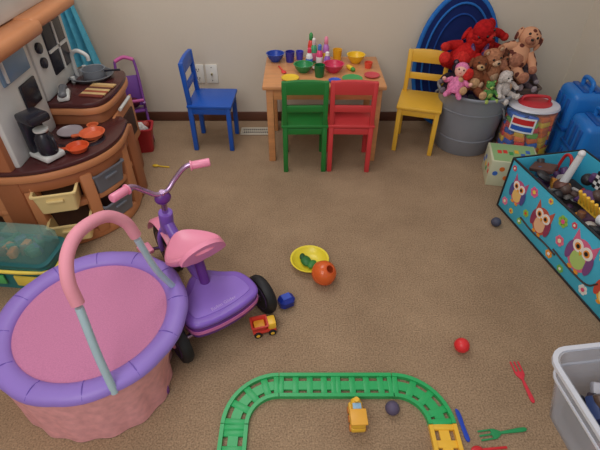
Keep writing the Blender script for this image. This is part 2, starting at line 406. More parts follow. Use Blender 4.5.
# doll stroller
pur = mat((122, 62, 150), .4); pnk = mat((206, 96, 166), .5)
b = B('doll_stroller', (-.965, 2.46, 0), 20, sc=.95)
for s_ in (-1, 1):
    x = s_*.06
    b.tube([(x, -.11, .03), (x, 0, .2), (x, .08, .36), (x*.9, .11, .44)], .008, pur); b.tube([(x, .11, .03), (x, .03, .14), (x, -.06, .24)], .008, pur)
    for y in (-.11, .11): b.cyl((x-.008, y, .03), (x+.008, y, .03), .03, drk, bev=.004); b.cyl((x-.010, y, .03), (x+.010, y, .03), .014, pnk)
b.tube([(-.054, .11, .44), (0, .125, .455), (.054, .11, .44)], .011, pnk)
b.box((0, -.02, .18), (.11, .13, .015), pur, r=(-15, 0, 0), bev=.006); b.box((0, .06, .27), (.11, .015, .18), mat((110, 60, 150), .6), r=(-20, 0, 0), bev=.006)
b.cyl((-.06, -.05, .25), (.06, -.05, .25), .009, pnk); b.box((0, -.12, .08), (.1, .05, .012), pur, bev=.005)
b.sph((0, .0, .22), (.035, .035, .03), mat((90, 40, 60), .9, 'plush')); b.done()
b = B('red_toy_basket', (-.90, 2.29, 0), 10); b.bin((0, 0, 0), .10, .08, .13, .11, .15, mat((176, 40, 48), .45)); b.sph((0, 0, .13), (.045, .035, .04), mat((230, 228, 225), .8, 'plush')); b.sph((.03, .01, .15), .022, mat((180, 70, 60), .4)); b.done()

# teal toy case with clear lid
b = B('toy_storage_case', (-1.10, 1.28, 0), -6, sc=1.06)
teal = mat((40, 128, 132), .35); yel = mat((238, 214, 90), .35)
b.bin((0, 0, 0), .26, .13, .29, .15, .13, teal, r=.03, rim=.008)
b.prism(rrect(.31, .17, .035), .128, .142, mat((34, 100, 104), .35), bev=.004)
cl = mat((150, 205, 195), .12, 'clear', alpha=.3)
b.loft([[(x, y, z) for x, y in rrect(w, d, .03)] for w, d, z in ((.28, .14, .142), (.28, .14, .19), (.25, .12, .215), (.18, .07, .222))], cl)
for i in range(26):
    c = random.choice([(90, 60, 50), (60, 110, 100), (60, 80, 110), (40, 90, 70), (180, 110, 60), (60, 50, 80)])
    b.box((random.uniform(-.1, .1), random.uniform(-.04, .04), .16), (.04, .025, .03), mat(c, .4), r=(random.uniform(-20, 20), 0, random.uniform(0, 180)), bev=.004)
b.tube([(-.155, 0, .10), (-.15, -.07, .11), (0, -.10, .125), (.15, -.07, .11), (.155, 0, .10)], .007, yel)
b.box((.06, -.079, .06), (.10, .008, .05), yel, bev=.004); b.box((-.07, -.079, .06), (.08, .008, .045), mat((90, 190, 110), .4), bev=.004)
b.done()

# ---------------------------------------------------------------- trampoline
lav = mat((150, 122, 208), .45); pk = mat((232, 168, 172), .7, 'cloth'); pk2 = mat((204, 132, 170), .75, 'net')
TC = (-.645, .886, 0)
b = B('toddler_trampoline', TC)
n = 72; dz = .04
def circ(r, z, f=0): return [((r+f*abs(math.sin(12*math.pi*i/n)))*math.cos(2*math.pi*i/n), (r+f*abs(math.sin(12*math.pi*i/n)))*math.sin(2*math.pi*i/n), z+dz) for i in range(n)]
b.loft([circ(.226, .190), circ(.230, .198), circ(.243, .207, .001), circ(.260, .209, .002), circ(.278, .206, .003), circ(.289, .196, .004), circ(.290, .184, .003), circ(.275, .178), circ(.226, .178)], lav, cap=False, closed=True)
b.loft([circ(.231, .186), circ(.231, .189), circ(.12, .186), circ(.002, .185)], pk2)
def dent(a):
    a = (a+math.pi) % (2*math.pi)-math.pi
    return math.exp(-((a-math.radians(6))/math.radians(34))**2)
sk = []
for z, r, dn in ((.228, .287, 0), (.19, .285, .02), (.14, .282, .056), (.09, .280, .074), (.03, .280, .078), (.004, .279, .078)):
    row = []
    for i in range(180):
        a = 2*math.pi*i/180; q = r-dn*dent(a)+.004*math.sin(a*19)*(.24-z)*4
        row.append((q*math.cos(a), q*math.sin(a), z))
    sk.append(row)
sk2 = [[(p[0]*.985, p[1]*.985, p[2]) for p in r] for r in reversed(sk)]
b.loft(sk+sk2, pk, cap=False, closed=True)
for k in range(12):
    a = 2*math.pi*(k+.5)/12
    b.tube([(r*math.cos(a), r*math.sin(a), z+dz) for r, z in ((.231, .200), (.255, .210), (.275, .2075), (.291, .197))], .0014, mat((118, 90, 184), .5), seg=6)
for k in range(6):
    a = 2*math.pi*(k+.5)/6; c, s_ = math.cos(a), math.sin(a)
    b.cyl((.24*c, .24*s_, .21), (.24*c, .24*s_, .008), .012, wht); b.cyl((.24*c, .24*s_, .025), (.24*c, .24*s_, 0), .017, pur, bev=.003)
tb = mat((178, 204, 216), .25); foam = mat((228, 150, 168), .75)
O = Vector(TC)
L_ = [Vector(p)-O for p in ((-.500, .640, .22), (-.515, .665, .36), (-.530, .700, .50))]
R_ = [Vector(p)-O for p in ((-.458, .945, .50), (-.440, .97, .35), (-.412, 1.01, .22))]
top = [Vector(p)-O for p in ((-.531, .703, .510), (-.542, .722, .57), (-.547, .765, .612), (-.537, .83, .630), (-.505, .905, .615), (-.474, .938, .570), (-.459, .944, .515))]
b.tube(L_, .0105, tb); b.tube(R_, .0105, tb); b.tube(top, .0165, foam, seg=16)
b.done(50)

# ---------------------------------------------------------------- tricycle
tp = mat((132, 94, 196), .28); tp2 = mat((104, 52, 140), .3); tpk = mat((240, 148, 178), .3); blk = mat((24, 24, 28), .6); chrome = mat((190, 160, 200), .25, 'metal')
b = B('kids_tricycle', (-.272, 1.008, 0), 38.2)
def wheel(x, y, r, w, ins):
    M = Matrix.Translation((x, y, r)) @ Matrix.Rotation(math.pi/2, 4, 'Y')
    def lat(prof, m):
        seg = 36
        b.loft([[(max(q, 1e-4)*math.cos(2*math.pi*i/seg), max(q, 1e-4)*math.sin(2*math.pi*i/seg), z) for i in range(seg)] for q, z in prof], m, True, False, M)
    lat([(r*.66, -w/2), (r*.9, -w/2), (r, -w*.22), (r, w*.22), (r*.9, w/2), (r*.66, w/2)], blk)
    lat([(0, -w*.5), (r*.25, -w*.5), (r*.3, -w*.3), (r*.62, -w*.3), (r*.67, -w*.52), (r*.7, -w*.3), (r*.7, w*.3), (r*.67, w*.52), (r*.62, w*.3), (r*.3, w*.3), (r*.25, w*.55), (0, w*.55)], ins)
wheel(.168, 0, .078, .036, tp2); wheel(-.168, 0, .078, .036, tp2)
wheel(0, .42, .11, .034, tpk)
b.cyl((-.19, 0, .078), (.19, 0, .078), .009, chrome); b.sph((.19, 0, .078), (.008, .014, .014), tpk); b.sph((-.19, 0, .078), (.008, .014, .014), tpk)
deck = smooth2([(-.125, -.045), (-.07, -.066), (0, -.072), (.07, -.066), (.125, -.045), (.138, .01), (.122, .075), (.075, .115), (.035, .155), (0, .165), (-.035, .155), (-.075, .115), (-.122, .075), (-.138, .01)], 4)
b.prism(deck, .148, .172, tp, bev=.011, seg=4)
b.prism(inset(deck, .005), .100, .152, tp2, bev=.008)
b.ringstrip(inset(deck, .003), -.002, .004, .122, .134, mat((214, 120, 180), .3), True)
b.prism(inset(deck, .03), .171, .1745, mat((150, 116, 212), .5), bev=.001)
for s_ in (-1, 1): b.box((s_*.08, 0, .09), (.03, .03, .05), tp2, bev=.005)
b.tube([(0, .10, .155), (0, .2, .18), (0, .30, .235), (0, .36, .28)], .021, tp, seg=16)
b.cyl((0, .10, .165), (0, .13, .275), .018, tp2)
b.cyl((0, .375, .23), (0, .352, .33), .026, tp, bev=.004)
for s_ in (-1, 1): b.tube([(s_*.028, .42, .11), (s_*.03, .40, .19), (s_*.018, .385, .235)], .010, tp, seg=10)
rf = []
for a in arc(15, 175, 20):
    y, z = .42+.128*math.cos(a), .11+.128*math.sin(a)
    y2, z2 = .42+.120*math.cos(a), .11+.120*math.sin(a)
    rf.append([(-.03, y2, z2), (-.02, y, z), (.02, y, z), (.03, y2, z2), (.02, y2-.002*math.cos(a), z2-.002*math.sin(a)), (-.02, y2-.002*math.cos(a), z2-.002*math.sin(a))])
b.loft(rf, tpk)
b.cyl((0, .356, .32), (0, .335, .43), .011, chrome)
b.sph((0, .342, .40), (.03, .022, .026), tp2)
b.tube([(-.155, .30, .505), (-.10, .325, .50), (-.055, .34, .455), (-.02, .338, .425), (.02, .338, .425), (.055, .34, .455), (.10, .325, .50), (.155, .30, .505)], .009, chrome)
for s_ in (-1, 1):
    b.cyl((s_*.112, .319, .50), (s_*.175, .289, .506), .0145, tpk, bev=.004); b.cyl((s_*.112, .319, .50), (s_*.117, .317, .50), .018, tpk)
b.cyl((-.085, .42, .14), (.085, .42, .08), .007, chrome)
b.box((-.09, .42, .145), (.05, .06, .018), tpk, bev=.005); b.box((.09, .42, .075), (.05, .06, .018), tpk, bev=.005)
N_ = 40
def sad(k, z):
    out = []
    for i in range(N_):
        a = 2*math.pi*i/N_; c, s_ = math.cos(a), math.sin(a)
        wx = .104*(1-.40*max(0, s_)**1.2); x = wx*c*k; y = .15+(.112*s_ if s_ > 0 else .08*s_)*k
        out.append((x, y, z+(.045*max(0, -s_)**1.5 if k > .5 else 0)*min(1, k)))
    return out
b.loft([sad(.5, .262), sad(.9, .272), sad(1.0, .286), sad(.99, .299), sad(.92, .306), sad(.75, .298), sad(.45, .291), sad(.02, .290)], tpk)
# raised seat back with a grip slot (a closed ring section)
MB = Matrix.Translation((0, .074, .325)) @ Euler((math.radians(112), 0, 0)).to_matrix().to_4x4()
outer = [(.082*math.cos(a), .070*math.sin(a)) for a in arc(0, 180, 20)]+[(-.066, -.012), (-.03, -.022), (.03, -.022), (.066, -.012)]
cx, cy = 0, .036; inner = []
for (x, y) in outer:
    a = math.atan2(y-cy, x-cx); inner.append((cx+.036*math.cos(a), cy+.012*math.sin(a)))
b.loft([[(x, y, -.008) for x, y in outer], [(x, y, .008) for x, y in outer], [(x, y, .008) for x, y in inner], [(x, y, -.008) for x, y in inner]], tpk, cap=False, closed=True, M=MB)
trike = b.done()
text('Robin Glider', (0, -.025, .1745), (0, 0, 0), .018, mat((196, 170, 230), .4), trike)

# ---------------------------------------------------------------- train track
gr = mat((44, 176, 100), .35); yl = mat((244, 192, 60), .35)
X0, X1, Y0, Y1, R = -.198, .430, .16, .784, .130
path = []
def seg_line(a, b_, n): return [(a[0]+(b_[0]-a[0])*i/n, a[1]+(b_[1]-a[1])*i/n) for i in range(n)]
path += seg_line((X0+R, Y1), (X1-R, Y1), 24)
path += [(X1-R+R*math.cos(a), Y1-R+R*math.sin(a)) for a in arc(90, 0, 12)][:-1]
path += seg_line((X1, Y1-R), (X1, Y0+R), 22)
path += [(X1-R+R*math.cos(a), Y0+R+R*math.sin(a)) for a in arc(0, -90, 12)][:-1]
path += seg_line((X1-R, Y0), (X0+R, Y0), 24)
path += [(X0+R+R*math.cos(a), Y0+R+R*math.sin(a)) for a in arc(-90, -180, 12)][:-1]
path += seg_line((X0, Y0+R), (X0, Y1-R), 22)
path += [(X0+R+R*math.cos(a), Y1-R+R*math.sin(a)) for a in arc(180, 90, 12)][:-1]
b = B('toy_train_track'); n = len(path)
bounds = [0, 12, 24, 36, 47, 58, 70, 82, 94, 106, 117, 128, 140]
for k in range(len(bounds)-1):
    i0, i1 = bounds[k], bounds[k+1]; m = yl if k in (3, 9) else gr
    pp = [path[i % n] for i in range(i0, i1+1)]
    b.ringstrip(pp, -.042, -.030, 0, .016, m); b.ringstrip(pp, .030, .042, 0, .016, m)
    b.ringstrip(pp, -.015, .015, .002, .010, m)
    for i in range(i0, i1):
        p, q = Vector(path[i % n]), Vector(path[(i+1) % n]); c = (p+q)/2; a = math.degrees(math.atan2(q.y-p.y, q.x-p.x)); j = i-i0; L2 = (q-p).length
        if j in (0, i1-i0-1): b.box((c.x, c.y, .007), (L2*1.0, .07, .012), m, r=(0, 0, a), bev=.001)
        elif j % 3 == 0: b.box((c.x, c.y, .006), (L2*1.3, .07, .009), m, r=(0, 0, a), bev=.001)
b.done()
b = B('toy_train_engine', (.172, .672, 0), 2); lb = mat((150, 190, 220), .35)
b.box((0, 0, .022), (.044, .09, .022), yl, bev=.006); b.box((0, -.022, .045), (.044, .044, .034), yl, bev=.008); b.cyl((0, -.004, .042), (0, .044, .042), .016, yl, bev=.003)
b.box((0, .012, .058), (.026, .026, .006), lb, bev=.002); b.cyl((0, .032, .05), (0, .032, .068), .006, yl, r1=.008)
b.box((0, -.022, .064), (.050, .050, .008), mat((240, 178, 66), .4), bev=.003)
for s_ in (-1, 1):
    for y in (-.028, 0, .028): b.cyl((s_*.018, y, .011), (s_*.025, y, .011), .011, mat((200, 120, 50), .5), bev=.002)
b.done()

# ---------------------------------------------------------------- small things on the floor
def ball(name, x, y, r, col, k=.35):
    b = B(name, (x, y, r)); b.sph((0, 0, 0), r, mat(col, k), seg=32)
    b.tube([(r*math.cos(a), r*math.sin(a), 0) for a in [2*math.pi*i/32 for i in range(32)]], .0006, mat(tuple(int(v*.8) for v in col), k), n=1, closed=True, seg=6); b.done()
ball('toy_ball', .56, .925, .026, (228, 48, 54)); ball('toy_ball', .285, .700, .022, (92, 82, 110), .6); ball('toy_ball', .905, 1.60, .022, (70, 72, 92), .6)
def fork(x, y, rz, col, col2=None, z=0):
    b = B('toy_fork', (x, y, z), rz); m = mat(col, .35); m2 = mat(col2, .35) if col2 else m
    b.prism(smooth2([(-.006, -.078), (.006, -.078), (.005, -.03), (.003, .0), (-.003, .0), (-.005, -.03)], 3), .001, .006, m2, bev=.001)
    b.prism([(-.003, -.004), (.003, -.004), (.015, .016), (.016, .028), (-.016, .028), (-.015, .016)], .001, .005, m, bev=.001)
    for i in range(3): b.box((-.0132+i*.0132, .046, .003), (.0048, .040, .004), m, bev=.001)
    b.done()
fork(.733, .81, 3, (222, 54, 72)); fork(.60, .632, 98, (40, 150, 90))
b = B('toy_knife', (.492, .655, .0), 6); m = mat((30, 70, 190), .35)
b.prism(smooth2([(-.006, -.045), (.006, -.045), (.006, 0), (.008, .02), (.006, .045), (-.004, .05), (-.006, 0)], 3), .001, .006, m, bev=.001); b.done()
b = B('toy_spoon', (.555, .585, 0), 95); m = mat((214, 40, 50), .35)
b.sph((0, .04, .005), (.012, .018, .005), m); b.box((0, -.01, .004), (.007, .08, .005), m, bev=.0015); b.done()
b = B('toy_spoon', (-.755, 2.10, 0), 80); m = mat((226, 186, 50), .4)
b.sph((0, .04, .006), (.012, .018, .005), m); b.box((0, 0, .004), (.008, .08, .006), m, bev=.002); b.done()
b = bowl('toy_bowl', .040, 1.345, .078, .035, (240, 220, 60), z=0)
b.sph((-.015, 0, .022), (.022, .032, .013), mat((40, 110, 50), .5), rot=(0, 0, 20)); b.sph((.01, -.02, .022), (.018, .025, .012), mat((60, 130, 60), .5), rot=(0, 0, -30)); b.sph((-.03, .02, .026), (.012, .02, .010), mat((28, 84, 44), .5)); b.done()
# translucent orange hollow ball with a feeding hole and faint moulded ribs
b = B('orange_toy_ball', (.095, 1.248, .050), rot=(.5, .4, .3)); og = mat((240, 112, 52), .18, 'clear', alpha=.72)
prof = [(.050*math.sin(t), .050*math.cos(t)) for t in [math.radians(20+160*i/20) for i in range(21)]]
inn_ = [(r*.94, z*.94) for r, z in reversed(prof)]
b.loft([[(max(r, 1e-4)*math.cos(2*math.pi*i/36), max(r, 1e-4)*math.sin(2*math.pi*i/36), z) for i in range(36)] for r, z in prof+inn_], og, cap=False, closed=True)
b.tube([(.0172*math.cos(a), .0172*math.sin(a), .0468) for a in [2*math.pi*i/24 for i in range(24)]], .002, mat((214, 88, 40), .3), n=1, closed=True, seg=8)
b.tube([(.0498*math.cos(a), .0498*math.sin(a), 0) for a in [2*math.pi*i/36 for i in range(36)]], .0012, mat((222, 96, 44), .3), n=1, closed=True, seg=6)
b.done()
b = B('blue_toy_block', (-.052, 1.125, .0), 28); m = mat((30, 50, 150), .25)
b.box((0, 0, .026), (.062, .052, .050), m, bev=.013, seg=1); b.box((0, 0, .026), (.045, .056, .034), mat((24, 38, 120), .3), bev=.008, seg=1); b.box((0, 0, .051), (.034, .028, .004), mat((46, 80, 190), .3), bev=.001); b.done(20)
b = B('toy_dump_truck', (-.130, 1.005, 0), -75); rd = mat((208, 62, 50), .35)
b.box((0, 0, .022), (.045, .085, .014), rd, bev=.004); b.box((0, .028, .042), (.042, .03, .032), yl, bev=.006); b.box((0, .034, .046), (.036, .022, .014), drk, bev=.002)
b.bin((0, -.016, .030), .038, .042, .05, .056, .028, rd, r=.005, th=.003, rim=.003); b.box((0, -.016, .042), (.034, .04, .016), mat((236, 160, 50), .4), bev=.005)
for s_ in (-1, 1):
    for y in (-.026, .026): b.cyl((s_*.018, y, .014), (s_*.028, y, .014), .014, blk, bev=.002); b.cyl((s_*.018, y, .014), (s_*.0285, y, .014), .007, yl)
b.done()

# ---------------------------------------------------------------- clear bin, lower right
b = B('plastic_storage_bin', (.955, .572, 0), 7)
bm_ = mat((220, 228, 244), .15, 'clear', alpha=.40); rimm = mat((232, 236, 248), .25, 'clear', alpha=.85)
b.bin((0, 0, 0), .34, .34, .42, .42, .235, bm_, r=.05, th=.004, rim=.002)
b.ringstrip(rrect(.428, .428, .052), -.010, .004, .226, .237, rimm, True)
b.ringstrip(rrect(.405, .405, .050), -.003, .003, .17, .176, rimm, True)
random.seed(21)
b.box((0, 0, .05), (.29, .29, .08), mat((66, 58, 68), .8), bev=.02)
for i in range(60):
    c = random.choice([(40, 40, 56), (60, 50, 60), (150, 40, 50), (50, 70, 120), (90, 90, 100), (180, 70, 70), (190, 190, 200), (36, 60, 60), (90, 70, 60)])
    p = (random.uniform(-.12, .12), random.uniform(-.12, .12), random.uniform(.08, .17))
    if i % 3: b.box(p, (random.uniform(.03, .08), random.uniform(.03, .05), random.uniform(.02, .04)), mat(c, .4), r=(random.uniform(-40, 40), random.uniform(-40, 40), random.uniform(0, 180)), bev=.006)
    else: b.cyl(p, (p[0]+random.uniform(-.04, .04), p[1]+.03, p[2]+.02), .016, mat(c, .4), bev=.003)
b.done()

# ---------------------------------------------------------------- owl storage box
b = B('owl_print_toy_box', (.967, 1.752, 0), -78.5)
aq = mat((70, 186, 220), .6); bkm = mat((28, 28, 34), .6); inn = mat((34, 64, 76), .8)
Lb, Db, Hb, T = .76, .36, .27, .008
b.box((Lb/2, T/2, Hb/2), (Lb, T, Hb), aq, bev=.002); b.box((Lb/2, Db-T/2, Hb/2), (Lb, T, Hb), aq, bev=.002)
b.box((T/2, Db/2, Hb/2), (T, Db, Hb), aq, bev=.002); b.box((Lb-T/2, Db/2, Hb/2), (T, Db, Hb), aq, bev=.002); b.box((Lb/2, Db/2, .005), (Lb-.01, Db-.01, .008), inn, bev=0)
for p0, p1 in (((0, 0, Hb), (Lb, 0, Hb)), ((0, Db, Hb), (Lb, Db, Hb)), ((0, 0, Hb), (0, Db, Hb)), ((Lb, 0, Hb), (Lb, Db, Hb)), ((0, 0, 0.006), (Lb, 0, .006)), ((0, 0, 0.006), (0, 0, Hb)), ((Lb, 0, 0.006), (Lb, 0, Hb))):
    b.cyl(p0, p1, .005, bkm)
def owl(x, z, s_, body, belly, wing, yy=-.0005):
    E = lambda cx, cz, rx, rz: ell(x+cx*s_, z+cz*s_, rx*s_, rz*s_)
    b.flat([(x+dx*s_, z+dz*s_) for dx, dz in ((-.9, 1.5), (-.45, .9), (.45, .9), (.9, 1.5), (.95, .4), (-.95, .4))], yy, mat(body, .6), .001)
    b.flat(E(0, 0, .95, 1.15), yy-.0005, mat(body, .6), .001)
    b.flat(E(0, -.35, .6, .65), yy-.0015, mat(belly, .6), .001)
    b.flat(E(-.85, -.15, .28, .7), yy-.0018, mat(wing, .6), .001); b.flat(E(.85, -.15, .28, .7), yy-.0018, mat(wing, .6), .001)
    for q in (-1, 1):
        b.flat(E(.4*q, .5, .42, .42), yy-.002, mat((245, 240, 235), .6), .001); b.flat(E(.38*q, .48, .24, .24), yy-.003, mat((240, 150, 50), .6), .001); b.flat(E(.36*q, .48, .14, .14), yy-.004, bkm, .001)
        b.flat(E(.3*q, -1.12, .2, .12), yy-.002, mat((240, 160, 50), .6), .001)
    b.flat([(x-.14*s_, z+.3*s_), (x+.14*s_, z+.3*s_), (x, z+.02*s_)], yy-.004, mat((244, 170, 40), .6), .001)
def flower(x, z, r, col, c2):
    for k in range(6):
        a = k*math.pi/3; b.flat(ell(x+r*.6*math.cos(a), z+r*.6*math.sin(a), r*.42, r*.42, 12), -.0008, mat(col, .6), .001)
    b.flat(ell(x, z, r*.38, r*.38, 14), -.002, mat(c2, .6), .001)
owl(.10, .15, .050, (196, 92, 140), (240, 200, 120), (80, 80, 150))
owl(.285, .130, .055, (196, 90, 70), (240, 190, 150), (150, 60, 90))
owl(.52, .150, .062, (222, 110, 150), (180, 210, 120), (130, 80, 140))
owl(.69, .12, .052, (240, 180, 60), (250, 230, 160), (210, 80, 60))
b.tube([(.17, -.002, .062), (.26, -.002, .055), (.35, -.002, .062), (.42, -.002, .06)], .004, mat((70, 60, 60), .6), seg=6)
b.tube([(.40, -.002, .075), (.50, -.002, .068), (.60, -.002, .075), (.64, -.002, .12)], .004, mat((70, 60, 60), .6), seg=6)
for (x, z, r, c, c2) in ((.19, .215, .024, (240, 110, 160), (250, 220, 90)), (.19, .10, .018, (160, 206, 80), (230, 90, 60)), (.385, .21, .026, (150, 200, 80), (230, 90, 150)), (.41, .13, .024, (240, 120, 150), (250, 240, 200)), (.39, .04, .020, (244, 160, 60), (255, 255, 255)), (.61, .22, .022, (240, 220, 90), (230, 90, 60)), (.04, .06, .020, (240, 130, 170), (255, 240, 200)), (.17, .04, .016, (150, 200, 80), (255, 255, 255)), (.60, .045, .022, (240, 240, 235), (230, 80, 120)), (.44, .235, .014, (230, 80, 100), (250, 240, 220)), (.03, .235, .014, (230, 80, 100), (250, 240, 220)), (.29, .24, .014, (250, 210, 80), (230, 80, 120)), (.47, .03, .018, (120, 190, 90), (250, 240, 220)), (.10, .045, .014, (250, 210, 80), (220, 80, 90))):
    flower(x, z, r, c, c2)
b.done()
b = B('pile_of_assorted_toys', (.967, 1.752, .012), -78.5)
random.seed(11)
b.box((.38, .18, .07), (.70, .31, .13), mat((60, 50, 50), .9), bev=.02)
pal = [(110, 70, 60), (90, 60, 86), (180, 54, 54), (50, 76, 130), (225, 225, 228), (90, 70, 64), (140, 94, 70), (220, 150, 60), (60, 110, 90), (100, 70, 120), (44, 44, 50), (206, 200, 196)]
for i in range(90):
    c = random.choice(pal); p = (random.uniform(.06, .70), random.uniform(.06, .30), random.uniform(.12, .23)); k = i % 4
    ra = [random.uniform(-40, 40), random.uniform(-40, 40), random.uniform(0, 180)]
    if k == 0: b.box(p, (random.uniform(.06, .1), random.uniform(.03, .06), random.uniform(.02, .04)), mat(c, .4), r=ra, bev=.005)
    elif k == 1: b.sph(p, random.uniform(.016, .028), mat(c, .4))
    elif k == 2: b.cyl(p, (p[0]+random.uniform(-.04, .04), p[1]+random.uniform(-.03, .03), p[2]+.035), .016, mat(c, .4), bev=.003)
    else: b.lathe([(.0, 0), (.03, 0), (.034, .008), (.026, .02), (.012, .024), (0, .024)], mat(c, .4), p, rot=ra)
b.tube([(.17, .14, .20), (.18, .145, .28), (.19, .15, .37)], [.018, .013], mat((232, 232, 236), .35))
b.sph((.19, .15, .375), .015, mat((232, 232, 236), .35))
for i in range(5):
    for j in range(5): b.box((.24+i*.015, .23+.004*i, .24+j*.015), (.015, .006, .015), mat((240, 240, 240), .5) if (i+j) % 2 else bkm, bev=0)
for i in range(6): b.cyl((.32+i*.02, .12, .225), (.315+i*.023, .09, .285), .007, yl, bev=.002)
b.box((.37, .123, .225), (.14, .014, .028), yl, bev=.005)
b.cyl((.44, .10, .24), (.50, .10, .255), .022, mat((235, 235, 240), .4), bev=.004)
b.tube([(.05, .2, .2), (.07, .2, .29), (.11, .2, .29), (.13, .2, .2)], .007, mat((190, 40, 40), .4))
b.box((.08, .10, .245), (.10, .06, .018), mat((90, 60, 54), .5), r=(10, -15, 30), bev=.004)
b.box((.28, .27, .25), (.12, .05, .05), mat((90, 50, 50), .4), r=(0, 10, 20), bev=.008)
b.done()

# ---------------------------------------------------------------- block box, block bag, blue cases
b = B('block_puzzle_box', (1.095, 2.00, 0), -12)
b.box((0, 0, .0725), (.23, .19, .145), mat((206, 206, 176), .5), bev=.003); b.box((0, 0, .146), (.21, .17, .003), mat((150, 186, 130), .5), bev=0)
random.seed(3)
for i in range(7):
    c = random.choice([(226, 60, 50), (60, 110, 200), (240, 190, 50), (60, 160, 80), (230, 120, 50)])
    b.flat(ell(-.085+i*.028, .075+.03*math.sin(i*2), .013, .013, 14), -.0955, mat(c, .5), .001)
for i in range(6):
    c = random.choice([(226, 60, 50), (60, 110, 200), (240, 190, 50), (60, 160, 80)])
    b.box((-.1155, -.07+i*.028, .07+.02*math.sin(i*2)), (.0015, .02, .02), mat(c, .5), bev=0)
    b.box((-.07+.028*i, .03*math.sin(i*3), .148), (.02, .03, .002), mat(c, .5), bev=0)
b.done()
b = B('bag_of_toy_blocks', (1.235, 2.225, 0), -8)
random.seed(5)
for lay in range(9):
    for k in range(12):
        a = k*2*math.pi/11+lay*.5; r = 0 if k == 11 else .098
        c = random.choice([(222, 44, 44), (44, 96, 200), (240, 196, 50), (50, 150, 76), (236, 120, 40), (226, 60, 60), (120, 190, 70), (60, 120, 220)])
        q = (r*math.cos(a), r*math.sin(a)*.8, .025+lay*.030)
        b.box(q, (.050, .050, .028), mat(c, .35), r=(random.uniform(-12, 12), random.uniform(-12, 12), math.degrees(a)), bev=.003)
b.lathe([(0, .001), (.128, .001), (.134, .01), (.134, .285), (.128, .30), (.128, .298), (0, .298)], mat((225, 235, 245), .1, 'clear', alpha=.10), sy=.82, seg=40)
rdm = mat((196, 50, 60), .4)
b.lathe([(0, .30), (.126, .30), (.132, .304), (.126, .314), (.10, .318), (0, .318)], mat((216, 216, 226), .3), sy=.82, seg=40)
b.lathe([(0, .317), (.085, .317), (.085, .323), (.07, .328), (0, .328)], rdm, sy=.82, seg=40)
b.tube([(-.07, 0, .318), (-.055, 0, .352), (.055, 0, .352), (.07, 0, .318)], .008, rdm)
for a0, a1, z0, z1, c, k in ((-145, -90, .19, .275, (236, 238, 244), .1355), (-141, -94, .235, .265, (206, 40, 46), .1362), (-141, -94, .20, .225, (40, 90, 190), .1362), (-60, -20, .04, .10, (240, 200, 60), .1355)):
    pp = [(k*math.cos(a), k*.82*math.sin(a)) for a in arc(a0, a1, 12)]
    b.ringstrip(pp, -.0004, .0004, z0, z1, mat(c, .4))
b.done()
bl = mat((36, 120, 206), .3); bl2 = mat((24, 88, 170), .35)
for (x, y, rz, h) in ((1.49, 2.25, -4, .39), (1.475, 2.03, -4, .32)):
    b = B('blue_carry_case', (x, y, 0), rz)
    b.box((0, 0, h/2), (.185, .195, h), bl, bev=.035, seg=4); b.box((0, 0, h*.5), (.193, .203, .02), bl2, bev=.006)
    for k in (-1, 0, 1): b.box((-.093, k*.055, h*.72), (.012, .03, h*.34), bl2, bev=.005); b.box((-.093, k*.055, h*.27), (.012, .03, h*.30), bl2, bev=.005)
    for k in (-1, 1): b.box((k*.03, 0, h+.002), (.03, .14, .012), bl2, bev=.004)
    b.tube([(0, -.05, h-.01), (0, -.045, h+.04), (0, .045, h+.04), (0, .05, h-.01)], .011, bl)
    b.done()

# ---------------------------------------------------------------- corner: tub, plush, folded tent
b = B('rope_handle_tub', (.955, 2.36, 0)); gm = mat((132, 136, 146), .4)
b.lathe([(0, 0), (.150, 0), (.155, .006), (.172, .16), (.188, .325), (.190, .34), (.202, .342), (.204, .352), (.196, .358), (.186, .35), (.168, .16), (.148, .012), (0, .012)], gm, seg=48)
for z, r in ((.09, .1655), (.25, .1815)): b.lathe([(r-.002, z), (r+.003, z+.003), (r+.003, z+.009), (r-.002, z+.012)], gm, seg=48)
rope = mat((120, 122, 130), .8, 'cloth')
for s_ in (-1, 1):
    P_ = []
    for da, rr, z in ((-16, .186, .30), (-15, .200, .285), (-8, .204, .235), (8, .204, .235), (15, .200, .285), (16, .186, .30)):
        a = math.radians((-40 if s_ > 0 else 140)+da); P_.append((rr*math.cos(a), rr*math.sin(a), z))
    b.tube(P_, .006, rope)
b.done()
def P(c): return mat(c, .9, 'plush')
eye = mat((14, 12, 12), .15)
